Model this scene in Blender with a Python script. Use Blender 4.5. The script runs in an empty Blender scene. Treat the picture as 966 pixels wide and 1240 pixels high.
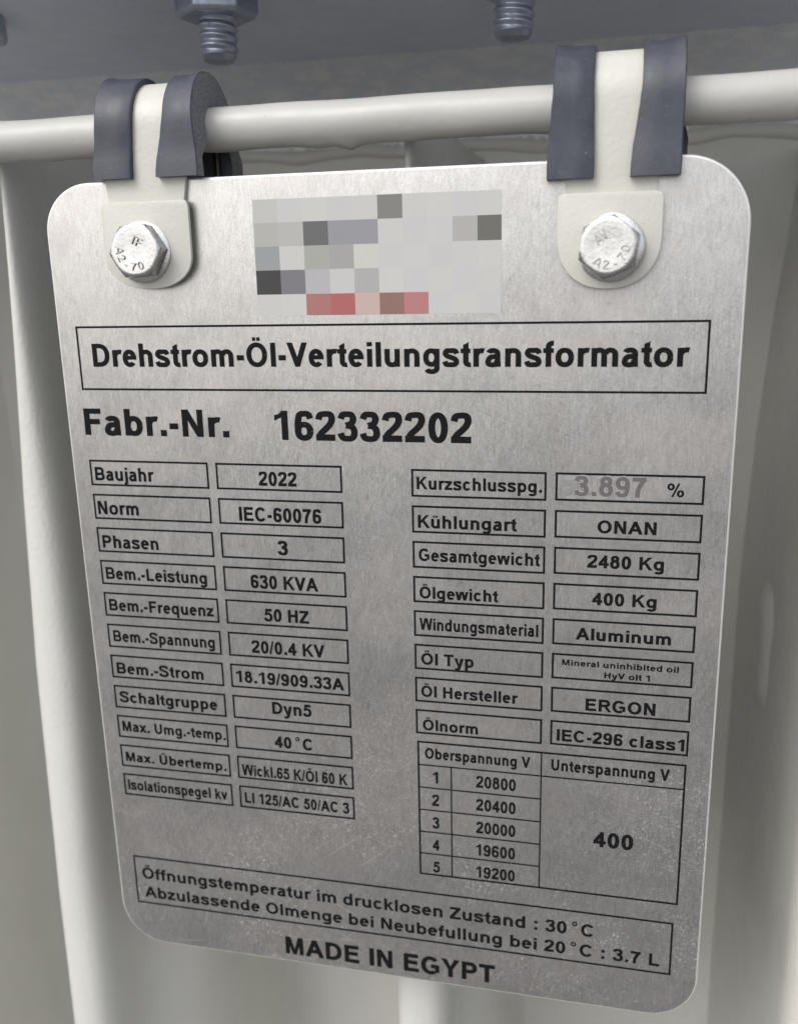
import bpy, bmesh, math, random
from mathutils import Vector, Matrix
from mathutils.geometry import delaunay_2d_cdt
random.seed(7)
sc = bpy.context.scene
COL = sc.collection
K = 0.00138                      # one drawing unit of the plate in metres

# ------------------------------------------------------------------ camera
F_PX, W_PX = 1116.43, 966.0
cam = bpy.data.cameras.new('camera'); cam.sensor_fit = 'HORIZONTAL'; cam.sensor_width = 36
cam.lens = 36 * F_PX / W_PX; cam.clip_start = 0.005; cam.clip_end = 500
cam_o = bpy.data.objects.new('camera', cam); COL.objects.link(cam_o); sc.camera = cam_o
R_ = ((0.97544808, 0.21912738, -0.02200553), (0.03440447, -0.25031688, -0.96755247), (-0.2175256, 0.94304011, -0.25171008))
mw = Matrix.Identity(4)
for i in range(3):
    mw[i][0] = R_[0][i]; mw[i][1] = -R_[1][i]; mw[i][2] = -R_[2][i]
mw.translation = Vector((36.5658, -157.2916, 54.5855)) * K
cam_o.matrix_world = mw
cam.dof.use_dof = True; cam.dof.focus_distance = 163 * K; cam.dof.aperture_fstop = 17

# ------------------------------------------------------------------ sky, sun, exposure
SUN_EL, SUN_AZ = math.radians(46), math.radians(212)
world = bpy.data.worlds.new('World'); sc.world = world; world.use_nodes = True
wn = world.node_tree; bg = wn.nodes['Background']
sky = wn.nodes.new('ShaderNodeTexSky'); sky.sky_type = 'NISHITA'; sky.sun_disc = False
sky.sun_elevation = SUN_EL; sky.sun_rotation = SUN_AZ; sky.dust_density = 3.0; sky.air_density = 1.0; sky.ozone_density = 1.0
hs = wn.nodes.new('ShaderNodeHueSaturation'); hs.inputs['Saturation'].default_value = 0.3
wn.links.new(sky.outputs[0], hs.inputs['Color']); wn.links.new(hs.outputs[0], bg.inputs['Color'])
bg.inputs['Strength'].default_value = 0.12
sun = bpy.data.lights.new('sun', 'SUN'); sun.energy = 0.5; sun.angle = math.radians(40); sun.color = (1, 0.95, 0.88)
sun_o = bpy.data.objects.new('sun', sun); COL.objects.link(sun_o)
to_sun = Vector((math.sin(SUN_AZ) * math.cos(SUN_EL), math.cos(SUN_AZ) * math.cos(SUN_EL), math.sin(SUN_EL)))
sun_o.rotation_euler = to_sun.to_track_quat('Z', 'Y').to_euler()
vs = sc.view_settings
vs.view_transform = 'Standard'; vs.look = 'None'; vs.exposure = 0.88; vs.gamma = 1; vs.use_curve_mapping = False
sc.cycles.max_bounces = 8

# ------------------------------------------------------------------ materials
def mat(name, color, rough=0.5, metal=0.0):
    m = bpy.data.materials.new(name); m.use_nodes = True
    p = m.node_tree.nodes['Principled BSDF']
    p.inputs['Base Color'].default_value = (*color, 1); p.inputs['Roughness'].default_value = rough; p.inputs['Metallic'].default_value = metal
    return m
class N:
    """small node helper; textures use object coordinates counted in drawing units"""
    def __init__(s, m):
        s.t = m.node_tree; s.p = s.t.nodes['Principled BSDF']
        s.tc = s.t.nodes.new('ShaderNodeTexCoord')
    def new(s, t, **kw):
        n = s.t.nodes.new(t)
        for k, v in kw.items(): setattr(n, k, v)
        return n
    def link(s, a, b): s.t.links.new(a, b)
    def coord(s, scale=(1, 1, 1), rot=(0, 0, 0)):
        r = s.new('ShaderNodeMapping'); r.inputs['Rotation'].default_value = rot; s.link(s.tc.outputs['Object'], r.inputs['Vector'])
        n = s.new('ShaderNodeMapping'); n.inputs['Scale'].default_value = tuple(c / K for c in scale); n.inputs['Location'].default_value = (.37, .53, .71); s.link(r.outputs[0], n.inputs['Vector'])
        return n.outputs[0]
    def noise(s, scale=(1, 1, 1), rot=(0, 0, 0), detail=2, rough=0.5):
        n = s.new('ShaderNodeTexNoise'); n.inputs['Scale'].default_value = 1; n.inputs['Detail'].default_value = detail; n.inputs['Roughness'].default_value = rough
        s.link(s.coord(scale, rot), n.inputs['Vector']); return n.outputs['Fac']
    def ramp(s, fac, a, b, ca=0.0, cb=1.0):
        n = s.new('ShaderNodeMapRange'); n.clamp = True
        for k, v in zip(('From Min', 'From Max', 'To Min', 'To Max'), (a, b, ca, cb)): n.inputs[k].default_value = v
        s.link(fac, n.inputs['Value']); return n.outputs[0]
    def math(s, op, a, b):
        n = s.new('ShaderNodeMath', operation=op)
        for i, v in enumerate((a, b)):
            if isinstance(v, (int, float)): n.inputs[i].default_value = v
            else: s.link(v, n.inputs[i])
        return n.outputs[0]
    def mix(s, fac, a, b):
        n = s.new('ShaderNodeMix', data_type='RGBA')
        s.link(fac, n.inputs[0])
        for i, v in ((6, a), (7, b)):
            if isinstance(v, tuple): n.inputs[i].default_value = (*v, 1)
            else: s.link(v, n.inputs[i])
        return n.outputs[2]
    def bump(s, h, dist, strength=1.0, prev=None):
        n = s.new('ShaderNodeBump'); n.inputs['Distance'].default_value = dist * K; n.inputs['Strength'].default_value = strength
        s.link(h, n.inputs['Height'])
        if prev: s.link(prev, n.inputs['Normal'])
        return n.outputs[0]
    def out(s, k, sock): s.link(sock, s.p.inputs[k])

def paint(name, color, rough, dirt, peel=0.12, peel_scale=1.1, dust=0.0):
    m = mat(name, color, rough); n = N(m)
    d = n.ramp(n.noise((.05, .05, .03), detail=5, rough=.65), .42, .72)
    c = n.mix(n.math('MULTIPLY', d, .3), color, dirt)
    sp = n.ramp(n.noise((1.6, 1.6, 1.6), detail=2), .70, .76)
    c = n.mix(n.math('MULTIPLY', sp, .35), c, tuple(x * .45 for x in color))
    if dust:
        ds = n.math('MULTIPLY', n.ramp(n.noise((.16, .16, .3), detail=5, rough=.68), .44, .62), dust)
        c = n.mix(ds, c, (.88, .88, .89))
    n.out('Base Color', c)
    n.out('Roughness', n.ramp(n.noise((.2, .2, .2), detail=3), .3, .7, rough - .06, rough + .08))
    b = n.bump(n.noise((peel_scale,) * 3, detail=1), peel)
    b = n.bump(n.noise((.09, .09, .05), detail=1), .12, 1, b)
    n.out('Normal', b); return m

M = {}
M['tank'] = paint('tank_paint', (.605, .60, .565), .42, (.50, .49, .455))
M['rod'] = paint('rod_paint', (.465, .463, .44), .34, (.40, .39, .355), peel=.05, peel_scale=.7)
M['clip'] = paint('clip_paint', (.56, .552, .505), .40, (.50, .485, .43), peel=.06, peel_scale=1.3)
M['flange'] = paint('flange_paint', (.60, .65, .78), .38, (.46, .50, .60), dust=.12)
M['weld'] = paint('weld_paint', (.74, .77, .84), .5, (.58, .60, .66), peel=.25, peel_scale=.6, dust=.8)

def metal_plate():
    m = mat('brushed_aluminium', (.72, .715, .71), .34, 1.0); n = N(m)
    hair = n.noise((.30, 1, 3.5), (0, math.radians(62), 0), detail=3, rough=.6)
    hair2 = n.noise((4.5, 1, .45), (0, math.radians(3), 0), detail=3, rough=.6)
    hair3 = n.noise((.25, 1, 5.0), (0, math.radians(-20), 0), detail=2, rough=.6)
    grain = n.noise((4.5, 1, 4.5), detail=3, rough=.7)
    mott = n.noise((.12, 1, .09), detail=5, rough=.7)
    h = n.math('ADD', n.math('ADD', n.math('ADD', n.math('MULTIPLY', hair, .17), n.math('MULTIPLY', hair2, .27)), n.math('MULTIPLY', hair3, .10)), n.math('MULTIPLY', grain, .40))
    c = n.mix(n.ramp(h, .36, .62), (.49, .48, .468), (.77, .76, .75))
    c = n.mix(n.math('MULTIPLY', n.ramp(mott, .46, .70), .4), c, (.43, .405, .385))
    smear = n.noise((.035, 1, .06), (0, math.radians(25), 0), detail=4, rough=.6)
    c = n.mix(n.math('MULTIPLY', n.ramp(smear, .45, .68), .38), c, (.60, .55, .53))
    spot = n.ramp(n.noise((.55, 1, .42), detail=4, rough=.7), .62, .72)
    c = n.mix(n.math('MULTIPLY', spot, .4), c, (.34, .325, .31))
    sep = n.new('ShaderNodeSeparateXYZ'); n.link(n.tc.outputs['Object'], sep.inputs[0])
    low = n.ramp(sep.outputs['Z'], 15 * K, -70 * K, 0.08, 1.0)
    # scratches: short bright hairlines in three directions, thicker toward nowhere in particular
    wear = n.ramp(n.noise((.03, 1, .03), detail=3, rough=.6), .40, .62)
    s = None
    for sx, sz, a, th in ((.05, 3.4, 38, .735), (.06, 3.0, -27, .745), (.04, 4.0, 75, .745), (.05, 3.0, 8, .755)):
        q = n.ramp(n.noise((sx, 1, sz), (0, math.radians(a), 0), detail=1), th, th + .03)
        s = q if s is None else n.math('MAXIMUM', s, q)
    c = n.mix(n.math('MULTIPLY', n.math('MULTIPLY', s, n.math('MULTIPLY', wear, n.math('ADD', n.math('MULTIPLY', low, .8), .12))), .9), c, (.97, .96, .94))
    specks = n.ramp(n.noise((2.3, 1, 2.3), detail=3, rough=.62), .575, .69)
    patch = n.ramp(n.noise((.055, 1, .055), detail=6, rough=.75), .43, .60)
    dust = n.math('MULTIPLY', n.math('MULTIPLY', specks, patch), n.math('MULTIPLY', low, .85))
    c = n.mix(dust, c, (.72, .71, .68))
    n.out('Base Color', c)
    n.out('Metallic', n.math('SUBTRACT', 1.0, n.math('MULTIPLY', dust, .6)))
    n.out('Roughness', n.math('ADD', n.ramp(h, .35, .66, .28, .42), n.math('MULTIPLY', n.ramp(smear, .35, .7), .09)))
    n.out('Normal', n.bump(h, .05, .55))
    return m
M['plate'] = metal_plate()

def ink_mat(name, color, wear, to):
    m = mat(name, color, .6); n = N(m); n.p.inputs['Specular IOR Level'].default_value = .1
    w = n.ramp(n.noise((2.2, 1, 2.2), detail=4, rough=.7), wear, wear + .10)
    n.out('Base Color', n.mix(n.math('MULTIPLY', w, .8), color, to))
    n.out('Roughness', n.ramp(n.noise((1, 1, 1)), .3, .7, .5, .7)); return m
M['ink'] = ink_mat('black_ink', (.008, .008, .009), .64, (.10, .10, .10))
M['stamp'] = mat('stamped_metal', (.15, .143, .14), .5, .4)
M['scuff'] = mat('polished_scuff_glint', (.86, .83, .80), .30, 1.0)  # for the scuffs, and for the painted glint behind the stamped digits

def rubber():
    m = mat('black_rubber', (.05, .055, .068), .5); n = N(m)
    g = n.ramp(n.noise((.35, .35, .25), detail=5, rough=.7), .38, .72)
    c = n.mix(n.math('MULTIPLY', g, .6), (.036, .041, .058), (.075, .081, .10))
    sp = n.ramp(n.noise((1.5, 1.5, 1.5), detail=3, rough=.7), .66, .72)
    c = n.mix(n.math('MULTIPLY', sp, .4), c, (.3, .3, .31))
    n.out('Base Color', c); n.out('Roughness', n.ramp(g, 0, 1, .40, .58))
    n.out('Normal', n.bump(n.noise((1.2, 1.2, 1.2), detail=2), .03)); return m
M['rubber'] = rubber()
def rubber_cut():
    m = mat('cut_rubber', (.07, .074, .085), .8); n = N(m)
    sp = n.ramp(n.noise((2.6, 2.6, 2.6), detail=4, rough=.75), .40, .62)
    n.out('Base Color', n.mix(n.math('MULTIPLY', sp, .7), (.12, .127, .145), (.36, .36, .36)))
    n.out('Normal', n.bump(n.noise((1.8, 1.8, 1.8), detail=4, rough=.7), .3)); return m
M['rubber_cut'] = rubber_cut()
def steel(name, col, r, dirt):
    m = mat(name, col, r, 1.0); n = N(m)
    g = n.ramp(n.noise((.7, .7, .7), detail=5, rough=.7), .40, .70)
    n.out('Base Color', n.mix(n.math('MULTIPLY', g, .35), col, dirt)); n.out('Roughness', n.ramp(g, 0, 1, r, r + .12))
    n.out('Normal', n.bump(n.noise((1.6, 1.6, 1.6), detail=3, rough=.6), .035)); return m
M['steel'] = steel('stainless_steel', (.50, .495, .485), .20, (.34, .335, .32))
M['steel_mark'] = steel('relief_shaded_steel', (.34, .335, .325), .34, (.24, .235, .225))  # darker copy of the bolt steel; relief shading of the marks painted in
M['bolt'] = steel('dark_zinc', (.45, .49, .58), .42, (.17, .18, .22))
def ground_mat():
    m = mat('grey_ground', (.2, .195, .185), .9); n = N(m)
    n.out('Base Color', n.mix(n.noise((.004, .004, .004), detail=6, rough=.7), (.12, .117, .113), (.23, .224, .216))); return m
M['ground'] = ground_mat()

# ------------------------------------------------------------------ object helpers
def link(name, me, parent=None, mats=(), smooth=None):
    for m in mats: me.materials.append(m)
    if smooth is not None:
        me.polygons.foreach_set('use_smooth', [True] * len(me.polygons))
        if smooth < 180: me.set_sharp_from_angle(angle=math.radians(smooth))
    o = bpy.data.objects.new(name, me); COL.objects.link(o)
    if parent: o.parent = parent
    return o
def from_bm(name, bm, parent, m, smooth=None, bevel=0.0, seg=2):
    if bevel:
        es = [e for e in bm.edges if len(e.link_faces) == 2 and e.calc_face_angle(0) > math.radians(30)]
        bmesh.ops.bevel(bm, geom=es, offset=bevel * K, segments=seg, affect='EDGES', profile=.6, clamp_overlap=True)
    bmesh.ops.recalc_face_normals(bm, faces=bm.faces)
    me = bpy.data.meshes.new(name); bm.to_mesh(me); bm.free()
    return link(name, me, parent, m if isinstance(m, (list, tuple)) else (m,), smooth)
def thing(name, label, cat, loc=(0, 0, 0), group=None):
    o = bpy.data.objects.new(name, None); COL.objects.link(o); o.empty_display_size = .01
    o.location = Vector(loc) * K; o['label'] = label; o['category'] = cat
    if group: o['group'] = group
    return o
def v(x, y, z): return Vector((x, y, z)) * K
def prism(outline, y0, y1, off=(0, 0, 0)):
    """closed outline in x,z pushed along y"""
    bm = bmesh.new()
    a = [bm.verts.new(v(x - off[0], y0 - off[1], z - off[2])) for x, z in outline]
    b = [bm.verts.new(v(x - off[0], y1 - off[1], z - off[2])) for x, z in outline]
    bm.faces.new(a); bm.faces.new(b[::-1])
    for i in range(len(a)):
        j = (i + 1) % len(a); bm.faces.new((a[i], b[i], b[j], a[j]))
    bmesh.ops.recalc_face_normals(bm, faces=bm.faces)
    return bm
def loft(rings, closed=True, caps=True):
    bm = bmesh.new(); vr = [[bm.verts.new(Vector(p) * K) for p in r] for r in rings]
    n = len(rings[0])
    for a, b in zip(vr, vr[1:]):
        for i in range(n if closed else n - 1):
            j = (i + 1) % n; bm.faces.new((a[i], a[j], b[j], b[i]))
    if caps and closed: bm.faces.new(vr[0][::-1]); bm.faces.new(vr[-1])
    bmesh.ops.recalc_face_normals(bm, faces=bm.faces)
    return bm
def arc(cx, cz, rx, rz, a0, a1, n=10, e=2.0):
    o = []
    for i in range(n + 1):
        t = math.radians(a0 + (a1 - a0) * i / n); c, s = math.cos(t), math.sin(t)
        o.append((cx + rx * math.copysign(abs(c) ** (2 / e), c), cz + rz * math.copysign(abs(s) ** (2 / e), s)))
    return o

# ------------------------------------------------------------------ lettering: a bold grotesque drawn with an elliptical pen
CAP, XH = 716, 519
def catmull(p, n=7):
    q = [p[0]] + list(p) + [p[-1]]; o = []
    for i in range(1, len(q) - 2):
        p0, p1, p2, p3 = q[i - 1], q[i], q[i + 1], q[i + 2]
        for k in range(n):
            t = k / n
            o.append(tuple(.5 * (2 * b + (c - a) * t + (2 * a - 5 * b + 4 * c - d) * t * t + (3 * b - a - 3 * c + d) * t ** 3) for a, b, c, d in zip(p0, p1, p2, p3)))
    return o + [p[-1]]
def glyph(ch, a, b):
    """-> (pieces, advance); a, b = half thickness of upright and level strokes"""
    P = []; A2, B2 = 2 * a, 2 * b; d = A2 * 1.08
    def R(x0, y0, x1, y1): P.append([(x0, y0), (x1, y0), (x1, y1), (x0, y1)])
    def G(*p): P.append(list(p))
    def D(x0, y0, x1, y1, th): G((x0 - th / 2, y0), (x0 + th / 2, y0), (x1 + th / 2, y1), (x1 - th / 2, y1))
    def S(pts, wa=None, wb=None):
        wa = wa or a; wb = wb or b; L = []
        pts = [p for i, p in enumerate(pts) if i == 0 or math.dist(p, pts[i - 1]) > .5]
        for i, p in enumerate(pts):
            q0 = pts[max(i - 1, 0)]; q1 = pts[min(i + 1, len(pts) - 1)]
            tx, ty = q1[0] - q0[0], q1[1] - q0[1]; l = math.hypot(tx, ty) or 1; nx, ny = -ty / l, tx / l
            k = math.sqrt((wa * nx) ** 2 + (wb * ny) ** 2)
            ox, oy = wa * wa * nx / k, wb * wb * ny / k
            L.append(((p[0] + ox, p[1] + oy), (p[0] - ox, p[1] - oy)))
        for (l0, r0), (l1, r1) in zip(L, L[1:]): G(l0, l1, r1, r0)
    def ring(x0, y0, x1, y1, a0=0, a1=360, e=2.25, n=32, wa=None, wb=None):
        wa = wa or a; wb = wb or b
        S(arc((x0 + x1) / 2, (y0 + y1) / 2, (x1 - x0) / 2 - wa, (y1 - y0) / 2 - wb, a0, a1, n, e), wa, wb)
    def mirror(w, k):
        for p in [list(q) for q in P[k:]]: G(*[(w - x, y) for x, y in p])
    def bowl(x0, top, bot, right, flat):
        cy = (top + bot) / 2; S([(x0, top - b), (flat, top - b)] + arc(flat, cy, right - flat - a, (top - bot) / 2 - b, 90, -90, 16, 2.15) + [(x0, bot + b)])
    def arch(x0, x1, base=0, top=531):
        cx = (x0 + x1) / 2; S(arc(cx, 325, (x1 - x0) / 2 - a, top - b - 325, 172, 0, 16, 2.2)); R(x1 - A2, base, x1, 327)
    w = 556
    def uml(cx, y): R(cx - 125, y, cx - 125 + 108, y + 108); R(cx + 17, y, cx + 125, y + 108)
    base = {'Ö': 'O', 'Ü': 'U', 'ö': 'o', 'ü': 'u'}.get(ch, ch)
    c = base
    if c == ' ': w = 278
    elif c == 'A': w = 722; sl = CAP / 282; G((0, 0), (d, 0), (361, sl * (361 - d)), (361, CAP), (282, CAP)); mirror(w, 0); R(140, 160, 582, 160 + B2)
    elif c == 'V': w = 667; sl = CAP / 256; G((0, CAP), (d, CAP), (333.5, CAP - sl * (333.5 - d)), (333.5, 0), (256, 0)); mirror(w, 0)
    elif c == 'v': sl = XH / 205; G((7, XH), (7 + d, XH), (278, XH - sl * (271 - d)), (278, 0), (212, 0)); mirror(w, 0)
    elif c == 'W': w = 944; D(72, CAP, 226, 0, d * .92); D(246, 0, 438, CAP, d * .92); mirror(w, 0)
    elif c == 'w': w = 778; D(74, XH, 204, 0, d * .9); D(218, 0, 352, XH, d * .86); mirror(w, 0)
    elif c == 'M': w = 833; R(72, 0, 72 + A2 * .95, CAP); G((110, CAP), (272, CAP), (416.5, 205), (416.5, 0), (348, 0)); mirror(w, 0)
    elif c == 'N': w = 722; R(73, 0, 73 + A2 * .95, CAP); R(649 - A2 * .95, 0, 649, CAP); G((73, CAP), (73 + A2 + 8, CAP), (649, 0), (649 - A2 - 8, 0))
    elif c == 'K': w = 722; R(73, 0, 73 + A2, CAP); G((195, 205), (195, 380), (508, CAP), (698, CAP)); G((312, 330), (420, 440), (730, 0), (550, 0))
    elif c == 'k': R(66, 0, 66 + A2, CAP); G((188, 165), (188, 312), (372, XH), (542, XH)); G((258, 248), (352, 345), (558, 0), (402, 0))
    elif c == 'Y': w = 667; G((0, CAP), (d + 14, CAP), (333.5, 436), (333.5, 290), (266, 290)); mirror(w, 0); R(333.5 - a, 0, 333.5 + a, 340)
    elif c == 'Z': w = 611; R(38, CAP - B2, 575, CAP); R(20, 0, 590, B2); G((20, B2 - 8), (20 + d * 1.2, B2 - 8), (575, CAP - B2 + 8), (575 - d * 1.25, CAP - B2 + 8))
    elif c == 'z': w = 500; R(28, XH - B2, 462, XH); R(17, 0, 478, B2); G((17, B2 - 6), (17 + d * 1.2, B2 - 6), (462, XH - B2 + 6), (462 - d * 1.2, XH - B2 + 6))
    elif c == 'x': D(90, XH, 464, 0, d * 1.12); D(464, XH, 90, 0, d * 1.12)
    elif c == 'y': sl = XH / 210; G((7, XH), (7 + d, XH), (290, 130), (285, 0), (214, 0)); D(549 - d / 2, XH, 305, -60, d * .98); S(catmull([(306, -40), (280, -105), (225, -148), (150, -154), (62, -146)]))
    elif c == 'B': w = 722; R(73, 0, 73 + A2, CAP); bowl(140, CAP, 340 - b + 10, 640, 420); bowl(140, 340 + b + 10, 0, 675, 430)
    elif c == 'C': w = 722; ring(45, -12, 700, 728, 38, 322, 2.1)
    elif c == 'c': ring(38, -12, 535, 531, 38, 322, 2.1)
    elif c == 'D': w = 722; R(72, 0, 72 + A2, CAP); bowl(140, CAP, 0, 682, 330)
    elif c == 'E': w = 667; R(73, 0, 73 + A2, CAP); R(73, CAP - B2, 608, CAP); R(73, 305, 574, 305 + B2); R(73, 0, 625, B2)
    elif c == 'F': w = 611; R(73, 0, 73 + A2, CAP); R(73, CAP - B2, 568, CAP); R(73, 292, 522, 292 + B2)
    elif c == 'G': w = 778; ring(43, -12, 720, 728, 40, 308, 2.1); R(400, 258, 706, 258 + B2); R(706 - A2 * .92, 92, 706, 300)
    elif c == 'H': w = 722; R(73, 0, 73 + A2, CAP); R(649 - A2, 0, 649, CAP); R(100, 318, 620, 318 + B2)
    elif c == 'I': w = 278; R(68, 0, 68 + A2 * 1.04, CAP)
    elif c == 'L': w = 611; R(73, 0, 73 + A2, CAP); R(73, 0, 575, B2)
    elif c == 'O': w = 778; ring(43, -12, 735, 728, e=2.1)
    elif c == 'P': w = 667; R(73, 0, 73 + A2, CAP); bowl(140, CAP, 262, 625, 390)
    elif c == 'R': w = 722; R(73, 0, 73 + A2, CAP); bowl(140, CAP, 290, 655, 420); G((345, 320), (500, 330), (728, 0), (556, 0))
    elif c == 'S': w = 667; S(catmull([(560, 510), (505, 630), (335, 728 - b), (170, 635), (116, 530), (175, 440), (335, 378), (498, 312), (552, 205), (492, 90), (335, b - 12), (155, 85), (100, 222)]))
    elif c == 's': S(catmull([(455, 372), (405, 455), (278, 531 - b), (155, 455), (114, 382), (160, 315), (280, 270), (400, 222), (446, 148), (400, 72), (278, b - 12), (140, 72), (95, 158)]))
    elif c == 'T': w = 611; R(22, CAP - B2, 590, CAP); R(306 - a, 0, 306 + a, CAP - 20)
    elif c == 'U': w = 722; S([(72 + a, CAP), (72 + a, 280)] + arc(360, 280, 288 - a, 292 - b, 180, 360, 20, 2.2) + [(648 - a, CAP)])
    elif c == 'a':
        S(arc(268, 365, 219 - a, 531 - b - 365, 163, 0, 14, 2.2) + [(487 - a, 100)]); R(487 - A2 + 4, 0, 495, 130)
        S(catmull([(487 - a, 302), (340, 290), (190, 268), (37 + a, 165), (37 + a + 12, 90), (200, b - 12), (330, 70), (487 - a, 190)]))
    elif c == 'b': w = 611; R(66, 0, 66 + A2, CAP); ring(66, -12, 571, 531)
    elif c == 'd': w = 611; R(545 - A2, 0, 545, CAP); ring(40, -12, 545, 531)
    elif c == 'p': w = 611; R(66, -207, 66 + A2, XH); ring(66, -12, 571, 531)
    elif c == 'q': w = 611; R(545 - A2, -207, 545, XH); ring(40, -12, 545, 531)
    elif c == 'e': ring(37, -12, 522, 531, 0, 320, 2.15); R(110, 218, 521, 218 + B2 * .86)
    elif c == 'f': w = 333; S([(84 + a, 0), (84 + a, 560)] + arc(305, 560, 305 - 84 - a, 728 - b - 560, 180, 84, 10, 2.1)); R(12, XH - B2 * .92, 322, XH)
    elif c == 'g': w = 611; R(545 - A2, -30, 545, XH); ring(40, 0, 545, 531); S([(545 - a, 0)] + arc(300, -30, 245 - a, 180 - b, 0, -158, 16, 2.2))
    elif c == 'h': w = 611; R(66, 0, 66 + A2, CAP); arch(66, 545)
    elif c == 'i': w = 278; R(70, 0, 70 + A2, XH); R(70, 592, 70 + A2, CAP)
    elif c == 'j': w = 278; R(70, -60, 70 + A2, XH); R(70, 592, 70 + A2, CAP); S(arc(20, -60, 50 + a, 150 - b, 0, -100, 8))
    elif c == 'l': w = 278; R(70, 0, 70 + A2, CAP)
    elif c == 'm': w = 889; R(66, 0, 66 + A2, XH); arch(66, 513); arch(376, 824)
    elif c == 'n': w = 611; R(66, 0, 66 + A2, XH); arch(66, 545)
    elif c == 'o': w = 611; ring(37, -12, 574, 531)
    elif c == 'r': w = 389; R(66, 0, 66 + A2, XH); S(arc(330, 300, 264 - a, 531 - b - 300, 172, 70, 12, 2.0))
    elif c == 't': w = 333; G((90, 130), (90 + A2, 130), (90 + A2, 700), (90, 620)); S([(90 + a, 300), (90 + a, 150)] + arc(290, 150, 200 - a, 162 - b, 180, 285, 10, 2.2)); R(15, XH - B2 * .92, 312, XH)
    elif c == 'u': w = 611; R(545 - A2, 0, 545, XH); S([(66 + a, XH), (66 + a, 205)] + arc(305, 205, 239 - a, 217 - b, 180, 352, 16, 2.2))
    elif c == '0': ring(41, -12, 515, 728, e=2.2)
    elif c == '1': R(258, 0, 258 + A2, 725); G((80, 472), (80, 472 + B2), (190, 640), (284, 725), (320, 725), (320, 590))
    elif c == '2': S(catmull([(104, 515), (150, 630), (280, 728 - b), (405, 640), (440, 530), (395, 410), (290, 300), (170, 190), (108, 70)])); R(30, 0, 512, B2 * 1.1)
    elif c == '3': S(catmull([(108, 540), (160, 640), (270, 728 - b), (380, 640), (420, 540), (375, 435), (235, 382)])); S(catmull([(235, 382), (390, 345), (446, 215), (395, 85), (272, b - 12), (150, 85), (98, 195)]))
    elif c == '4': R(450 - A2 * .97, 0, 450, CAP); R(24, 148, 535, 148 + B2); G((24, 148 + B2 - 4), (24 + d * 1.05, 148 + B2 - 4), (450, 620), (450, CAP), (330, CAP))
    elif c == '5': R(140, CAP - B2 * 1.1, 490, CAP); G((70, 335), (70 + A2 * .9, 350), (250, CAP), (128, CAP)); S(catmull([(120, 372), (195, 435), (290, 440), (405, 375), (448, 235), (400, 95), (275, b - 12), (150, 85), (92, 200)]))
    elif c == '6': ring(40, -12, 520, 462); S(catmull([(452, 535), (400, 640), (300, 728 - b), (175, 625), (40 + a + 6, 440), (40 + a, 330), (40 + a, 210)]))
    elif c == '9': ring(36, 254, 516, 728); S(catmull([(104, 181), (156, 76), (256, b - 12), (381, 91), (516 - a - 6, 276), (516 - a, 386), (516 - a, 506)]))
    elif c == '7': R(42, CAP - B2 * 1.08, 516, CAP); S(catmull([(448, 650), (340, 480), (255, 290), (232, 120), (225, 0)]))
    elif c == '8': ring(66, 350, 490, 728, e=2.1); ring(38, -12, 518, 350 + B2 - 10, e=2.1)
    elif c == '.': w = 278; R(70, 0, 70 + A2, A2)
    elif c == ':': w = 333; R(98, 0, 98 + A2, A2); R(98, 380, 98 + A2, 380 + A2)
    elif c == '-': w = 333; R(50, 190, 290, 190 + B2 * 1.1)
    elif c == '/': w = 278; D(45, -12, 235, 728, A2 * .66)
    elif c == '°': w = 330; ring(-60, 520, 190, 790, wa=34, wb=34)
    elif c == '%': w = 889; ring(30, 350, 390, 728, wa=a * .72, wb=b * .7); ring(500, -12, 860, 366, wa=a * .72, wb=b * .7); D(290, -12, 600, 728, A2 * .62)
    if ch == 'Ö': uml(389, 770)
    if ch == 'Ü': uml(360, 770)
    if ch == 'ö' or ch == 'ü': uml(305, 592)
    return P, w
_cache = {}
def glyph_mesh(ch, wt):
    if (ch, wt) not in _cache:
        pcs, w = glyph(ch, 84 * wt, 72 * wt)
        vs_, fs = [], []
        for p in pcs:
            ar = sum(p[i][0] * p[(i + 1) % len(p)][1] - p[(i + 1) % len(p)][0] * p[i][1] for i in range(len(p)))
            if ar < 0: p = p[::-1]
            if abs(ar) < 1: continue
            fs.append(list(range(len(vs_), len(vs_) + len(p)))); vs_ += [Vector(q) for q in p]
        if fs:
            r = delaunay_2d_cdt(vs_, [], fs, 0, 0.01)
            polys = [[tuple(vs_[k]) for k in f] for f in fs]
            boxes = [(min(p[0] for p in q), max(p[0] for p in q), min(p[1] for p in q), max(p[1] for p in q)) for q in polys]
            def inside(x, y):
                for q, (a0, a1, b0, b1) in zip(polys, boxes):
                    if not (a0 <= x <= a1 and b0 <= y <= b1): continue
                    c = False
                    for (x0, y0), (x1, y1) in zip(q, q[1:] + q[:1]):
                        if (y0 > y) != (y1 > y) and x < (x1 - x0) * (y - y0) / (y1 - y0) + x0: c = not c
                    if c: return True
                return False
            tri = [t for t in r[2] if inside(sum(r[0][k][0] for k in t) / 3, sum(r[0][k][1] for k in t) / 3)]   # keeps the counters open
            _cache[ch, wt] = ([tuple(p) for p in r[0]], [tuple(t) for t in tri], w)
        else: _cache[ch, wt] = ([], [], w)
    return _cache[ch, wt]
def text_data(s, x0, x1, z, cap, wt=1.0, track=0):
    """triangles of a line of text whose ink runs from x0 to x1 with capitals of height cap"""
    V, T = [], []; pen = 0
    for ch in s:
        gv, gt, w = glyph_mesh(ch, wt)
        k = len(V); V += [(x + pen, y) for x, y in gv]; T += [tuple(i + k for i in t) for t in gt]; pen += w + track
    lo, hi = min(p[0] for p in V), max(p[0] for p in V)
    sx = (x1 - x0) / (hi - lo); sz = cap / CAP
    return [(x0 + (x - lo) * sx, z + y * sz) for x, y in V], T
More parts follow.
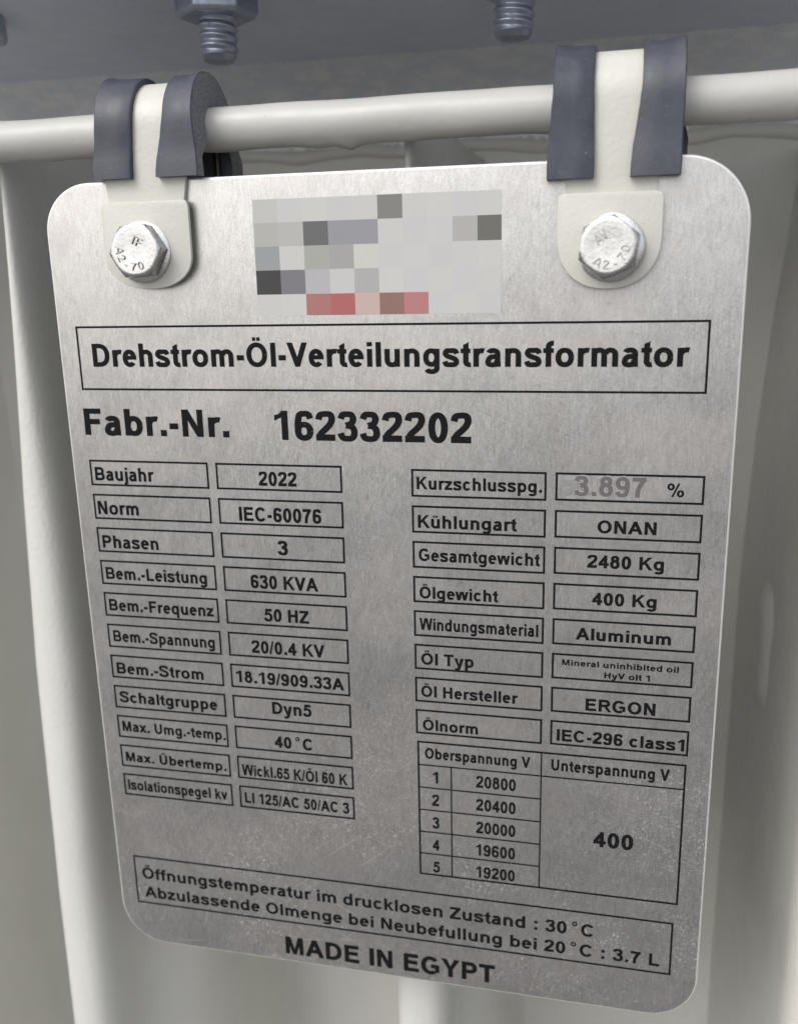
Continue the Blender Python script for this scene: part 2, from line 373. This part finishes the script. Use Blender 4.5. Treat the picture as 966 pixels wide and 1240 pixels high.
def lettering(s, x0, x1, z, cap, parent, y=-.045, m='ink', wt=1.0):
    V, T = text_data(s, x0, x1, z, cap, wt)
    me = bpy.data.meshes.new('lettering'); me.from_pydata([v(a, y, c) for a, c in V], [], [t for t in T])
    return link('lettering', me, parent, (M[m],))

# ------------------------------------------------------------------ the setting: ground
bm = bmesh.new(); bmesh.ops.create_grid(bm, x_segments=2, y_segments=2, size=60)
g = from_bm('ground', bm, None, M['ground']); g.location.z = -0.85; g['kind'] = 'structure'

# ------------------------------------------------------------------ transformer tank: wall, fins, rod, flange
tank = thing('transformer_tank', 'cream painted transformer tank with upright cooling fins and a round rod across them', 'transformer', (0, 80, -600))
TO = tank.location / K
WALL_Y = 102.0
def tp(p): return (p[0] - TO.x, p[1] - TO.y, p[2] - TO.z)
bm = prism([(-330, -600), (330, -600), (330, 106.4), (-330, 106.4)], WALL_Y, WALL_Y + 300, TO)
from_bm('tank_wall', bm, tank, M['tank'])
def fin(cx_top, cx_bot, body):
    prof = []                                   # half outline, y against half width
    for i in range(9):
        t = math.radians(90 * i / 8); prof.append((20 - 8 * math.cos(t) ** .8 if i < 8 else 20, 6.2 * math.sin(t) ** .8))
    prof += [(25, 6.5), (29, 7.1), (32.5, 8.4), (36, 10.6), (40, 13.6), (44.5, 16.4), (50, 18.6), (57, 19.8), (68, 20), (92, 20.6), (99, 22), (102.5, 25)]
    prof = [(y, w if w < 7 else 7 + (w - 7) * (body - 7) / 13) for y, w in prof]
    rings = []
    zs = [82, 80, 77, 73, 69, 64, 58, 52, 46, 40, 30, 10, -30, -90, -150, -300, -560]
    for z in zs:
        t = min(1, max(0, (80 - z) / 44)); t = t * t * (3 - 2 * t)
        t2 = min(1, max(0, (79 - z) / 110)); t2 = t2 * t2 * (3 - 2 * t2)
        cx = cx_top + (cx_bot - cx_top) * min(1, (80 - z) / 200)
        kn = .22 + .78 * t2                      # the nose opens slowly from the welded top
        kb = .15 + .85 * t
        ring = []
        for y, w in prof:
            ww = w * kn if y <= 20 else 6.2 * kn + (w - 6.2) * kb
            ring.append(tp((cx + ww, y, z)))
        L = [(2 * (cx - TO.x) - q[0], q[1], q[2]) for q in reversed(ring)]
        rings.append(L + ring[1:])
    bm = loft(rings, closed=False)
    for k in (0, -1):
        pass
    # close the welded top
    n = len(rings[0]); bm.verts.ensure_lookup_table(); bm.faces.new([bm.verts[i] for i in range(n)])
    return from_bm('cooling_fin', bm, tank, M['tank'], 50)
fins = [fin(-80.5, -86.5, 19), fin(.6, -.6, 14), fin(82.2, 82.4, 8.0), fin(-164, -170, 14), fin(165, 166, 12)]
# pressed bead on the flank of the right fin: a soft capsule raised from the sheet
def flank(y):                                    # left flank of the right fin, from its outline
    pts = [(25, 6.5), (36, 7.28), (40, 7.51), (44.5, 7.72), (50, 7.89), (57, 7.98), (68, 8.0), (92, 8.05), (99, 8.15)]
    for (a, p), (b, q) in zip(pts, pts[1:]):
        if a <= y <= b: return 82.3 - (p + (q - p) * (y - a) / (b - a)) * 1.0
def bead(y0, y1, z0, z1, h, parent):
    ny, nz = 18, 40; rows = []
    r = (y1 - y0) / 2; yc = (y0 + y1) / 2
    for i in range(nz + 1):
        z = z0 + (z1 - z0) * i / nz; row = []
        for j in range(ny + 1):
            y = y0 + (y1 - y0) * j / ny
            dz = max(z0 + r - z, z - (z1 - r), 0); d = math.hypot(y - yc, dz) / r
            t = min(1, max(0, (1 - d) / .75)); t = t * t * (3 - 2 * t)
            row.append(tp((flank(y) + 1.2 - (h + 1.2) * t, y, z)))
        rows.append(row)
    return from_bm('pressed_bead', loft(rows, closed=False), parent, M['tank'], 180)
bead(46, 74, -53, -14, 1.5, fins[2])
# rod
AX_Y, AX_Z, ROD_R = 7.0, 79.9, 3.65
def rod():
    rings = []; n = 28
    for i in range(161):
        x = -130 + 260 * i / 160
        wob = .05 * math.sin(x * .11) + .05 * math.sin(x * .31 + 1)
        ring = []
        for j in range(n):
            a = 2 * math.pi * j / n
            r = ROD_R + .03 * math.sin(3 * a + x * .2)
            # paint run hanging under the rod
            down = max(0, -math.sin(a)) ** 10
            run = .18 * max(0, math.sin(x * .21 + 2) + .5 * math.sin(x * .53)) + .9 * math.exp(-((x + 8.5) / 1.3) ** 2) + .5 * math.exp(-((x + 14) / 3) ** 2)
            r += down * run
            ring.append(tp((x, AX_Y + r * math.cos(a), AX_Z + wob + r * math.sin(a))))
        rings.append(ring)
    return from_bm('support_rod', loft(rings), tank, M['rod'], 60)
rod()
# weld seam where the fin sheets end on the wall
def weld(z, r, seed, y=WALL_Y, name='weld_seam', m='tank'):
    rnd = random.Random(seed); rings = []; ph = [rnd.uniform(0, 6) for _ in range(4)]
    for i in range(221):
        x = -160 + 320 * i / 220
        dz = .6 * math.sin(x * .19 + ph[0]) + .12 * math.sin(x * .47 + ph[1])
        rr = r * (1 + .08 * math.sin(x * .3 + ph[3]) + rnd.uniform(-.015, .015))
        rings.append([tp((x, y + rr * math.cos(a) * .7, z + dz + rr * math.sin(a))) for a in [2 * math.pi * j / 12 for j in range(12)]])
    return from_bm(name, loft(rings), tank, M[m], 60)
weld(86.4, 1.7, 3)
# dusty fillet under the flange
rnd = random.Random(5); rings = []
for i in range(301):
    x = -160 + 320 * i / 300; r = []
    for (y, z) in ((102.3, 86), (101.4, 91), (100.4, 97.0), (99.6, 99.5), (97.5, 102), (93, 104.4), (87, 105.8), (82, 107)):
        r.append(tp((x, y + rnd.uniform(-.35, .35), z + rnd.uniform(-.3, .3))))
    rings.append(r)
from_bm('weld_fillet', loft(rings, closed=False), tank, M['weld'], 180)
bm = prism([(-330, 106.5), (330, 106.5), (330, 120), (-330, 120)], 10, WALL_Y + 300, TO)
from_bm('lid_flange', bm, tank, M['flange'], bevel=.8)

# ------------------------------------------------------------------ bolts under the flange
def flange_bolt(x, y, z_end, rot, label):
    t = thing('flange_bolt', label, 'bolt', (x, y, 106.5), 'bolts hanging under the flange')
    # nut
    bm = bmesh.new(); rings = []
    R0 = 7.9
    for z, k in ((-.02, 1), (-3.4, 1), (-4.3, .9)):
        rings.append([(R0 * k * math.cos(a), R0 * k * math.sin(a), z) for a in [rot + math.pi / 3 * j for j in range(6)]])
    bm.free(); bm = loft(rings)
    from_bm('nut', bm, t, M['bolt'], bevel=.35)
    # thread: helical ridges
    n = 24; rows = []; L = 106.5 - z_end; pitch = 1.75; steps = 12
    tot = int((L - 3) / pitch * steps)
    for i in range(tot + 1):
        z = -3 - (L - 3 - 1.2) * i / tot; row = []
        for j in range(n):
            a = 2 * math.pi * j / n
            ph = ((z / pitch) + j / n) % 1
            r = 3.75 - .55 * abs(ph * 2 - 1)
            row.append((r * math.cos(a), r * math.sin(a), z))
        rows.append(row)
    rows.append([(2.9 * math.cos(2 * math.pi * j / n), 2.9 * math.sin(2 * math.pi * j / n), -L + .25) for j in range(n)])
    rows.append([(2.0 * math.cos(2 * math.pi * j / n), 2.0 * math.sin(2 * math.pi * j / n), -L) for j in range(n)])
    from_bm('threaded_end', loft(rows), t, M['bolt'], 40)
    return t
flange_bolt(-38.9, 25, 94.5, .35, 'dark bolt with hexagon nut hanging under the flange above the left clip')
flange_bolt(17.7, 25, 94.6, .1, 'dark threaded bolt end hanging under the flange left of the right clip')
flange_bolt(-92.8, 25, 95.0, 0.0, 'dark hexagon nut under the flange cut off by the left edge of the photo')

# ------------------------------------------------------------------ rating plate
plate = thing('rating_plate', 'brushed aluminium transformer rating plate with black printed data fields hanging from two clips', 'rating plate', (-3.9, .5, -88))
PO = plate.location / K
def pz(o):                                       # parts are built in plate coordinates; shift them under the plate's own origin
    o.location = -PO * K; return o
L_, R__, T_, B_ = -64.5, 57.1, 71.25, -88.1
ol = arc(L_ + 9.5, B_ + 10, 9.5, 10, 180, 270, 12) + arc(R__ - 9.5, B_ + 9.5, 9.5, 9.5, 270, 360, 12) + arc(R__ - 10.5, T_ - 10.5, 10.5, 10.5, 0, 90, 14) + arc(L_ + 9, T_ - 8.5, 9, 8.5, 90, 180, 12)
bm = prism(ol, 0, 1.0)
front = [e for e in bm.edges if all(abs(q.co.y) < 1e-7 for q in e.verts)]
bmesh.ops.bevel(bm, geom=front, offset=.38 * K, segments=3, affect='EDGES', profile=.5)
bm.normal_update()
for f in bm.faces:
    if abs(f.normal.y) < .98: f.material_index = 1
pz(from_bm('plate_sheet', bm, plate, [M['plate'], mat('cut_edge', (.80, .79, .76), .45, .6)], 12))

def frame(x0, z0, x1, z1, t=.38, y=-.03):
    xs, zs = sorted((x0, x1)), sorted((z0, z1))
    o = [(xs[0], zs[0]), (xs[1], zs[0]), (xs[1], zs[1]), (xs[0], zs[1])]
    i = [(xs[0] + t, zs[0] + t), (xs[1] - t, zs[0] + t), (xs[1] - t, zs[1] - t), (xs[0] + t, zs[1] - t)]
    me = bpy.data.meshes.new('field_frame')
    me.from_pydata([v(a, y, b) for a, b in o + i], [], [(k, (k + 1) % 4, 4 + (k + 1) % 4, 4 + k) for k in range(4)])
    return pz(link('field_frame', me, plate, (M['ink'],)))
def field(box, *texts, t=.38):
    f = frame(*box, t=t)
    for tx in texts: lettering(*tx[:5], f, m=tx[6] if len(tx) > 6 else 'ink', wt=tx[5] if len(tx) > 5 else 1.0)
    return f
field((-60.73, 46.18, 52.1, 34.31), ('Drehstrom-Öl-Verteilungstransformator', -57.77, 49.16, 38.7, 4.27), t=.38)
for tx in (('Fabr.-Nr.', -60.95, -31.5, 25.73, 5.1), ('162332202', -22.56, 13.56, 25.44, 5.31), ('MADE IN EGYPT', -26.7, 18.06, -86.08, 4.25)):
    pz(lettering(*tx, plate))
LEFT = [('Baujahr', -59.88, -47.49, 16.84, 2.66, '2022', -26.32, -18.89, 16.74, 2.67),
        ('Norm', -60.04, -51.37, 10.04, 2.7, 'IEC-60076', -30.66, -14.43, 9.81, 2.74),
        ('Phasen', -59.83, -47.84, 3.21, 2.6, '3', -23.4, -21.3, 3.38, 2.77),
        ('Bem.-Leistung', -59.84, -38.24, -3.3, 2.52, '630 KVA', -29.22, -15.69, -3.55, 2.68),
        ('Bem.-Frequenz', -59.86, -37.39, -9.98, 2.48, '50 HZ', -26.94, -17.81, -10.2, 2.6),
        ('Bem.-Spannung', -59.68, -37.64, -16.65, 2.44, '20/0.4 KV', -29.94, -14.98, -17.0, 2.6),
        ('Bem.-Strom', -59.71, -40.59, -23.7, 2.45, '18.19/909.33A', -33.6, -11.34, -23.55, 2.5),
        ('Schaltgruppe', -59.75, -38.15, -30.12, 2.44, 'Dyn5', -26.42, -18.26, -29.83, 2.61),
        ('Max. Umg.-temp.', -59.8, -36.86, -36.7, 2.3, '40 °C', -26.34, -18.44, -37.2, 2.5),
        ('Max. Übertemp.', -59.78, -37.19, -43.69, 2.14, 'Wickl.65 K/Öl 60 K', -33.8, -11.45, -44.19, 2.46),
        ('Isolationspegel kv', -59.92, -37.42, -50.4, 2.4, 'LI 125/AC 50/AC 3', -33.6, -11.34, -50.53, 2.41)]
for i, r in enumerate(LEFT):
    zt = 20.9 - 6.752 * i
    field((-60.87, zt, -36.25, zt - 5.1), (*r[:5], .98))
    field((-34.74, zt - .02, -10.18, zt - 5.1), (*r[5:], 1.0))
RIGHT = [('Kurzschlusspg.', 3.64, 25.82, 16.95, 2.3, '%', 46.7, 49.49, 16.92, 2.3),
         ('Kühlungart', 3.74, 21.54, 9.8, 2.4, 'ONAN', 35.44, 45.32, 10.08, 2.3),
         ('Gesamtgewicht', 3.79, 25.69, 3.53, 2.36, '2480 Kg', 33.87, 46.85, 3.72, 2.35),
         ('Ölgewicht', 3.82, 18.32, -3.7, 2.3, '400 Kg', 34.93, 45.93, -3.16, 2.32),
         ('Windungsmaterial', 3.72, 25.61, -9.93, 2.35, 'Aluminum', 32.24, 48.7, -9.93, 2.29),
         ('Öl Typ', 3.92, 13.85, -16.89, 2.34, 'HyV olt 1', 37.49, 45.44, -17.07, 1.15),
         ('Öl Hersteller', 3.81, 22.1, -23.5, 2.3, 'ERGON', 34.36, 46.68, -23.7, 2.4),
         ('Ölnorm', 4.02, 14.62, -30.48, 2.26, 'IEC-296 class1', 29.31, 52.01, -30.28, 2.36)]
for i, r in enumerate(RIGHT):
    zt = 20.65 - 6.69 * i
    field((2.66, zt, 26.6, zt - 5.12), (*r[:5], .98))
    ex = []
    if i == 0: ex = [('3.897', 31.31, 43.32, 16.65, 3.45, .95, 'stamp')]
    if i == 5: ex = [('Mineral uninhiblted oil', 29.97, 50.29, -15.05, 1.15, .95)]
    f = field((28.11, zt + .02, 52.73, zt - 5.0), (*r[5:], 1.0), *ex)
    if i == 0:
        lettering('3.897', 31.52, 43.53, 16.84, 3.45, f, y=-.032, m='scuff', wt=1.0)  # lighter offset copy: glint on the digit edges painted in
    if i == 0:                                   # bright scuffs round the stamped number
        rnd = random.Random(11)
        for k in range(9):
            x = rnd.uniform(30, 43); z = rnd.choice((rnd.uniform(16.3, 17.2), rnd.uniform(19.2, 20.2))); wx = rnd.uniform(.8, 2.2); wz = rnd.uniform(.15, .5)
            pts = [(x + wx * math.cos(a) * rnd.uniform(.7, 1.1), z + wz * math.sin(a) * rnd.uniform(.7, 1.1)) for a in [2 * math.pi * j / 9 for j in range(9)]]
            me = bpy.data.meshes.new('scuff'); me.from_pydata([v(a, -.02 - .001 * k, b) for a, b in pts], [], [tuple(range(9))])
            link('scuff', me, f, (M['scuff'],))
# voltage table
tab = frame(2.85, -32.85, 52.62, -62.45)
def rule(x0, z0, x1, z1):
    me = bpy.data.meshes.new('ruled_line'); me.from_pydata([v(x0, -.033, z0), v(x1, -.033, z0), v(x1, -.033, z1), v(x0, -.033, z1)], [], [(0, 1, 2, 3)])
    link('ruled_line', me, tab, (M['ink'],))
rule(26.45, -62.2, 26.73, -33.1); rule(9.3, -62.2, 9.58, -38.08)
rule(3.1, -38.08, 26.42, -37.8); rule(26.76, -38.08, 52.36, -37.8)
for i in range(1, 5):
    z = -37.94 - 4.9 * i; rule(3.1, z - .14, 9.27, z + .14); rule(9.61, z - .14, 26.42, z + .14)
lettering('Oberspannung V', 4.33, 24.56, -36.5, 2.26, tab, wt=1); lettering('Unterspannung V', 28.44, 49.81, -36.5, 2.3, tab, wt=1)
for i, s in enumerate(('20800', '20400', '20000', '19600', '19200')):
    z = -41.72 - 4.98 * i
    lettering(str(i + 1), 5.6 + .25 * (i == 0), 7.0 - .15 * (i == 0), z, 2.46, tab, wt=.95); lettering(s, 14.27, 21.87, z, 2.5, tab, wt=.95)
lettering('400', 36.59, 43.92, -51.75, 3.2, tab)
field((-60.62, -66.47, 52.05, -78.3), ('Öffnungstemperatur im drucklosen Zustand : 30 °C', -58.83, 37.23, -72.0, 2.75, .92),
      ('Abzulassende Olmenge bei Neubefullung bei 20 °C : 3.7 L', -58.7, 49.89, -76.65, 2.7, .92))
# pixelated mosaic hiding the emblem, laid on the plate as grey and red squares
XS = (-24.4, -19.9, -15.42, -10.98, -6.6, -2.25, 2.03, 6.27, 10.45, 14.6, 18.55); ZS = (67.2, 63.35, 59.38, 55.4, 51.3, 47.66)
def lin(c): c /= 255; return c / 12.92 if c <= .04045 else ((c + .055) / 1.055) ** 2.4
BL = {(0, 0): (200, 200, 197), (3, 1): (115, 115, 115), (4, 1): (158, 158, 164), (5, 0): (138, 138, 135),
      (0, 1): (185, 185, 180), (1, 1): (190, 189, 185), (8, 1): (185, 182, 180), (9, 1): (118, 118, 112), (0, 2): (160, 165, 165), (2, 2): (175, 176, 171), (3, 2): (172, 171, 170),
      (0, 3): (78, 78, 78), (1, 3): (132, 129, 135), (2, 3): (187, 186, 190), (4, 3): (182, 181, 180), (2, 4): (178, 125, 122), (3, 4): (182, 110, 110), (4, 4): (206, 182, 176), (5, 4): (150, 120, 112), (6, 4): (190, 132, 134)}
BL[(2, 1)] = (115, 115, 115); BL[(3, 1)] = (158, 158, 164)
for i in range(10):
    for j in range(5):
        q = ((i * 7 + j * 13) % 5) - 2; BL.setdefault((i, j), (208 + q, 207 + q, 204 + (i + j) % 3))
V_, F_, MI, ML = [], [], [], []
for (i, j), c in BL.items():
    if c is None: continue
    k = len(V_); V_ += [v(XS[i], -.03, ZS[j + 1]), v(XS[i + 1], -.03, ZS[j + 1]), v(XS[i + 1], -.03, ZS[j]), v(XS[i], -.03, ZS[j])]
    F_.append((k, k + 1, k + 2, k + 3)); ML.append(mat('mosaic_square', tuple(lin(x) * .78 for x in c), .5)); ML[-1].node_tree.nodes['Principled BSDF'].inputs['Specular IOR Level'].default_value = .15; MI.append(len(ML) - 1)
me = bpy.data.meshes.new('emblem_mosaic'); me.from_pydata(V_, [], F_)
o = link('emblem_mosaic', me, plate, ML); me.polygons.foreach_set('material_index', MI); pz(o)
o['label'] = 'pixelated mosaic of grey and dull red squares hiding the emblem'

# ------------------------------------------------------------------ clips over the rod
def sweep_path(zf, zb, nleg=7, narc=22):
    """stations from the foot of the front leg over the rod to the foot of the back leg: (kind, value)"""
    st = [('f', zf + (AX_Z - zf) * i / nleg) for i in range(nleg)]
    st += [('a', math.pi - math.pi * i / narc) for i in range(narc + 1)]
    st += [('b', AX_Z + (zb - AX_Z) * i / nleg) for i in range(1, nleg + 1)]
    return st
def at(s, r):
    k, q = s
    if k == 'f': return (AX_Y - r, q)
    if k == 'b': return (AX_Y + r, q)
    return (AX_Y + r * math.cos(q), AX_Z + r * math.sin(q))
def clip(cx, tab, crease, tip, side, zf, lips, label, skew=0.0):
    t = thing('pipe_clip', label, 'clip', (cx, 0, tip), 'rubber lined clips on the rod')
    O = (cx, 0, tip)
    def off(p): return (p[0] - O[0], p[1] - O[1], p[2] - O[2])
    xl, xr = tab
    # strap: down the front of the plate, over the rod, behind the plate
    rings = []
    front = [(p, p) for p in ()]
    st = sweep_path(crease - 9, 70)
    for s in st:
        y1, z1 = at(s, 7.95); y0, z0 = at(s, 7.02)
        wl, wr = xl + .9, xr - .5
        if s[0] == 'f' and s[1] < crease + 1: wl, wr = xl + 1.2, xr - 1.0
        rings.append([off((wl, y1, z1)), off((wr, y1, z1)), off((wr, y0, z0)), off((wl, y0, z0))])
    for y, z in ((13.2, 66), (8, 63), (3.4, 61), (2.0, 58), (2.0, tip + 1)):
        rings.append([off((xl + .9, y + .9, z)), off((xr - .5, y + .9, z)), off((xr - .5, y, z)), off((xl + .9, y, z))])
    from_bm('strap', loft(rings), t, M['clip'], 40, bevel=.12)
    rings = []
    for s in sweep_path(72, 69.8):
        if s[0] == 'f': continue
        y1, z1 = at(s, 7.0); y0, z0 = at(s, 5.6)
        rings.append([off((xl + 1.2, y1, z1)), off((xr - .9, y1, z1)), off((xr - .9, y0, z0)), off((xl + 1.2, y0, z0))])
    from_bm('rubber_lining', loft(rings), t, M['rubber'], 40)
    # lug lying on the strap, rounded foot
    c0 = (xl + xr) / 2; hw = (xr - xl) / 2
    o = [(xl + .9, crease), (xl + .25, crease - .3), (xl, crease - 1.1)] + arc(c0, side, hw, side - tip, 180, 360, 26, 2.25) + [(xr, crease - 1.1), (xr - .25, crease - .3), (xr - .9, crease)]
    from_bm('lug', prism(o, -1.0, -1.85, O), t, M['clip'], 35, bevel=.22, seg=2)
    # rubber lips
    for (xo0, xo1, xi0, xi1, sgn) in lips:       # outer edge foot/top, inner edge foot/top
        rings = []; S_ = sweep_path(zf, 69.5, 8, 26); n = len(S_)
        for i, s in enumerate(S_):
            u = min(1, i / 8 * .75 + .0) if i < 12 else 1
            u = u * u * (3 - 2 * u)
            foot = 1 - min(1, i / 4)
            xo = xo0 + (xo1 - xo0) * u; xi = xi0 + (xi1 - xi0) * u
            ro = 9.05 + .12 * math.sin(i * .9) * .3 + .45 * foot
            rim = .4 * math.exp(-((i - 16) / 4.5) ** 2)        # rolled rim over the top
            rin = 3.75 if i > 5 else 6.9 - (6.9 - 3.75) * max(0, (i - 3) / 3) if i > 3 else 7.0
            if s[0] == 'b': rin = 3.75; xo += sgn * 1.5 * min(1, (AX_Z - s[1]) / 5)
            q = [(xo, ro - .1 + rim, 0), (xo - sgn * .22, ro + .12 + rim, 0), (xo - sgn * 1.6, ro + .05 + rim * .4, 0), ((xo + xi) / 2, ro - .05, 0), (xi + sgn * .3, ro, 0), (xi, ro - .2, 0), (xi, 7.98, 0), (xo - sgn * 2.1, 7.98, 0), (xo - sgn * 2.1, rin, 0), (xo, rin, 0)]
            ring = []
            for x, r, _ in q:
                y, z = at(s, r); ring.append(off((x + random.uniform(-.04, .04), y, z)))
            rings.append(ring)
        bm = loft(rings)
        bm.faces.ensure_lookup_table(); bm.normal_update()
        for f in bm.faces:
            vs2 = f.verts
            if abs(f.normal.x) > .85 and max(w_.co.x * sgn for w_ in vs2) > max(w_.co.x * sgn for w_ in bm.verts) - 1.6 * K: f.material_index = 1
        o_ = from_bm('rubber_lip', bm, t, [M['rubber'], M['rubber_cut']], 40)
    return t
clip(-43.8, (-52.1, -35.5), 67.6, 52.7, 58.6, 71.4,
     [(-52.7, -51.6, -45.6, -44.9, -1), (-32.9, -33.5, -40.8, -39.0, 1)],
     'cream clip with dark rubber edges above the upper left plate corner')
clip(35.7, (27.6, 43.85), 66.0, 51.3, 59.6, 68.2,
     [(25.8, 26.6, 33.1, 32.8, -1), (46.2, 46.3, 38.6, 40.0, 1)],
     'cream clip with dark rubber edges above the upper right plate corner')

# ------------------------------------------------------------------ hexagon bolts through the clips
def hex_bolt(x, z, rot, marks, tilt, label):
    y0 = -1.86
    t = thing('hex_bolt', label, 'bolt', (x, y0, z), 'hexagon bolts fixing the clips to the plate')
    t.rotation_euler = (math.radians(tilt[0]), 0, math.radians(tilt[1]))
    def ringy(r, y, n=40): return [(r * math.cos(2 * math.pi * j / n), y, r * math.sin(2 * math.pi * j / n)) for j in range(n)]
    w = loft([ringy(5.25, .9), ringy(5.3, -.1), ringy(5.25, -.38), ringy(5.0, -.5), ringy(3, -.52)])
    from_bm('washer', w, t, M['steel'], 40)
    n = 48; RV = 4.95; rows = []
    def hexr(a):
        q = (a - rot) % (math.pi / 3) - math.pi / 6
        return RV * math.cos(math.pi / 6) / math.cos(q)
    RF = RV * math.cos(math.pi / 6)
    ang = [2 * math.pi * j / n + rot for j in range(n)]
    for y, lim in ((-.64, 99), (-3.0, 99), (-3.25, RF + .38), (-3.42, RF + .12), (-3.5, RF - .12), (-3.52, RF - .5), (-3.40, 2.1), (-3.38, 1.2)):
        rows.append([(min(hexr(a), lim) * math.cos(a), y - (.10 * (hexr(a) - RF) / (RV - RF) * 0), min(hexr(a), lim) * math.sin(a)) for a in ang])
    from_bm('head', loft(rows), t, M['steel'], 28)
    # raised grade marking and maker's strokes
    V, T = [], []
    s, a0, a1, ml, ma, msc = marks
    for i, ch in enumerate(s):
        a = math.radians(a0 + (a1 - a0) * i / (len(s) - 1)); gv, gt, gw = glyph_mesh(ch, .55)
        k = len(V); sc_ = 1.35 / CAP
        for px_, py_ in gv:
            lx, lz = (px_ - gw / 2) * sc_, (py_ - CAP / 2) * sc_
            rr = 2.75; ux, uz = -math.sin(a), math.cos(a); nx_, nz_ = -math.cos(a), -math.sin(a)
            V.append((rr * math.cos(a) + lx * ux + lz * nx_, rr * math.sin(a) + lx * uz + lz * nz_))
        T += [tuple(q + k for q in tt) for tt in gt]
    mv, mt = text_data(ml, -1.0, 1.0, -.65, 1.5, .55); k = len(V); ca, sa = math.cos(ma), math.sin(ma)
    V += [(msc[0] + x_ * ca - z_ * sa, msc[1] + x_ * sa + z_ * ca) for x_, z_ in mv]; T += [tuple(q + k for q in tt) for tt in mt]
    bm = bmesh.new(); vv = [bm.verts.new(v(x_, -3.68, z_)) for x_, z_ in V]
    for tt in T:
        try: bm.faces.new([vv[q] for q in tt])
        except ValueError: pass
    ext = bmesh.ops.extrude_face_region(bm, geom=list(bm.faces))
    for q in ext['geom']:
        if isinstance(q, bmesh.types.BMVert): q.co.y += .3 * K
    from_bm('raised_lettering', bm, t, M['steel_mark'])
    return t
hex_bolt(-44.6, 59.0, math.radians(4), ('A2-70', 178, 292, 'TF', math.radians(-28), (.35, 1.5)), (-4, 2), 'steel hexagon bolt with washer fixing the left clip to the plate')
hex_bolt(36.1, 57.6, math.radians(22), ('A2-70', 238, 352, 'AV', math.radians(38), (-1.1, 1.35)), (-3, -8), 'steel hexagon bolt with washer fixing the right clip to the plate')
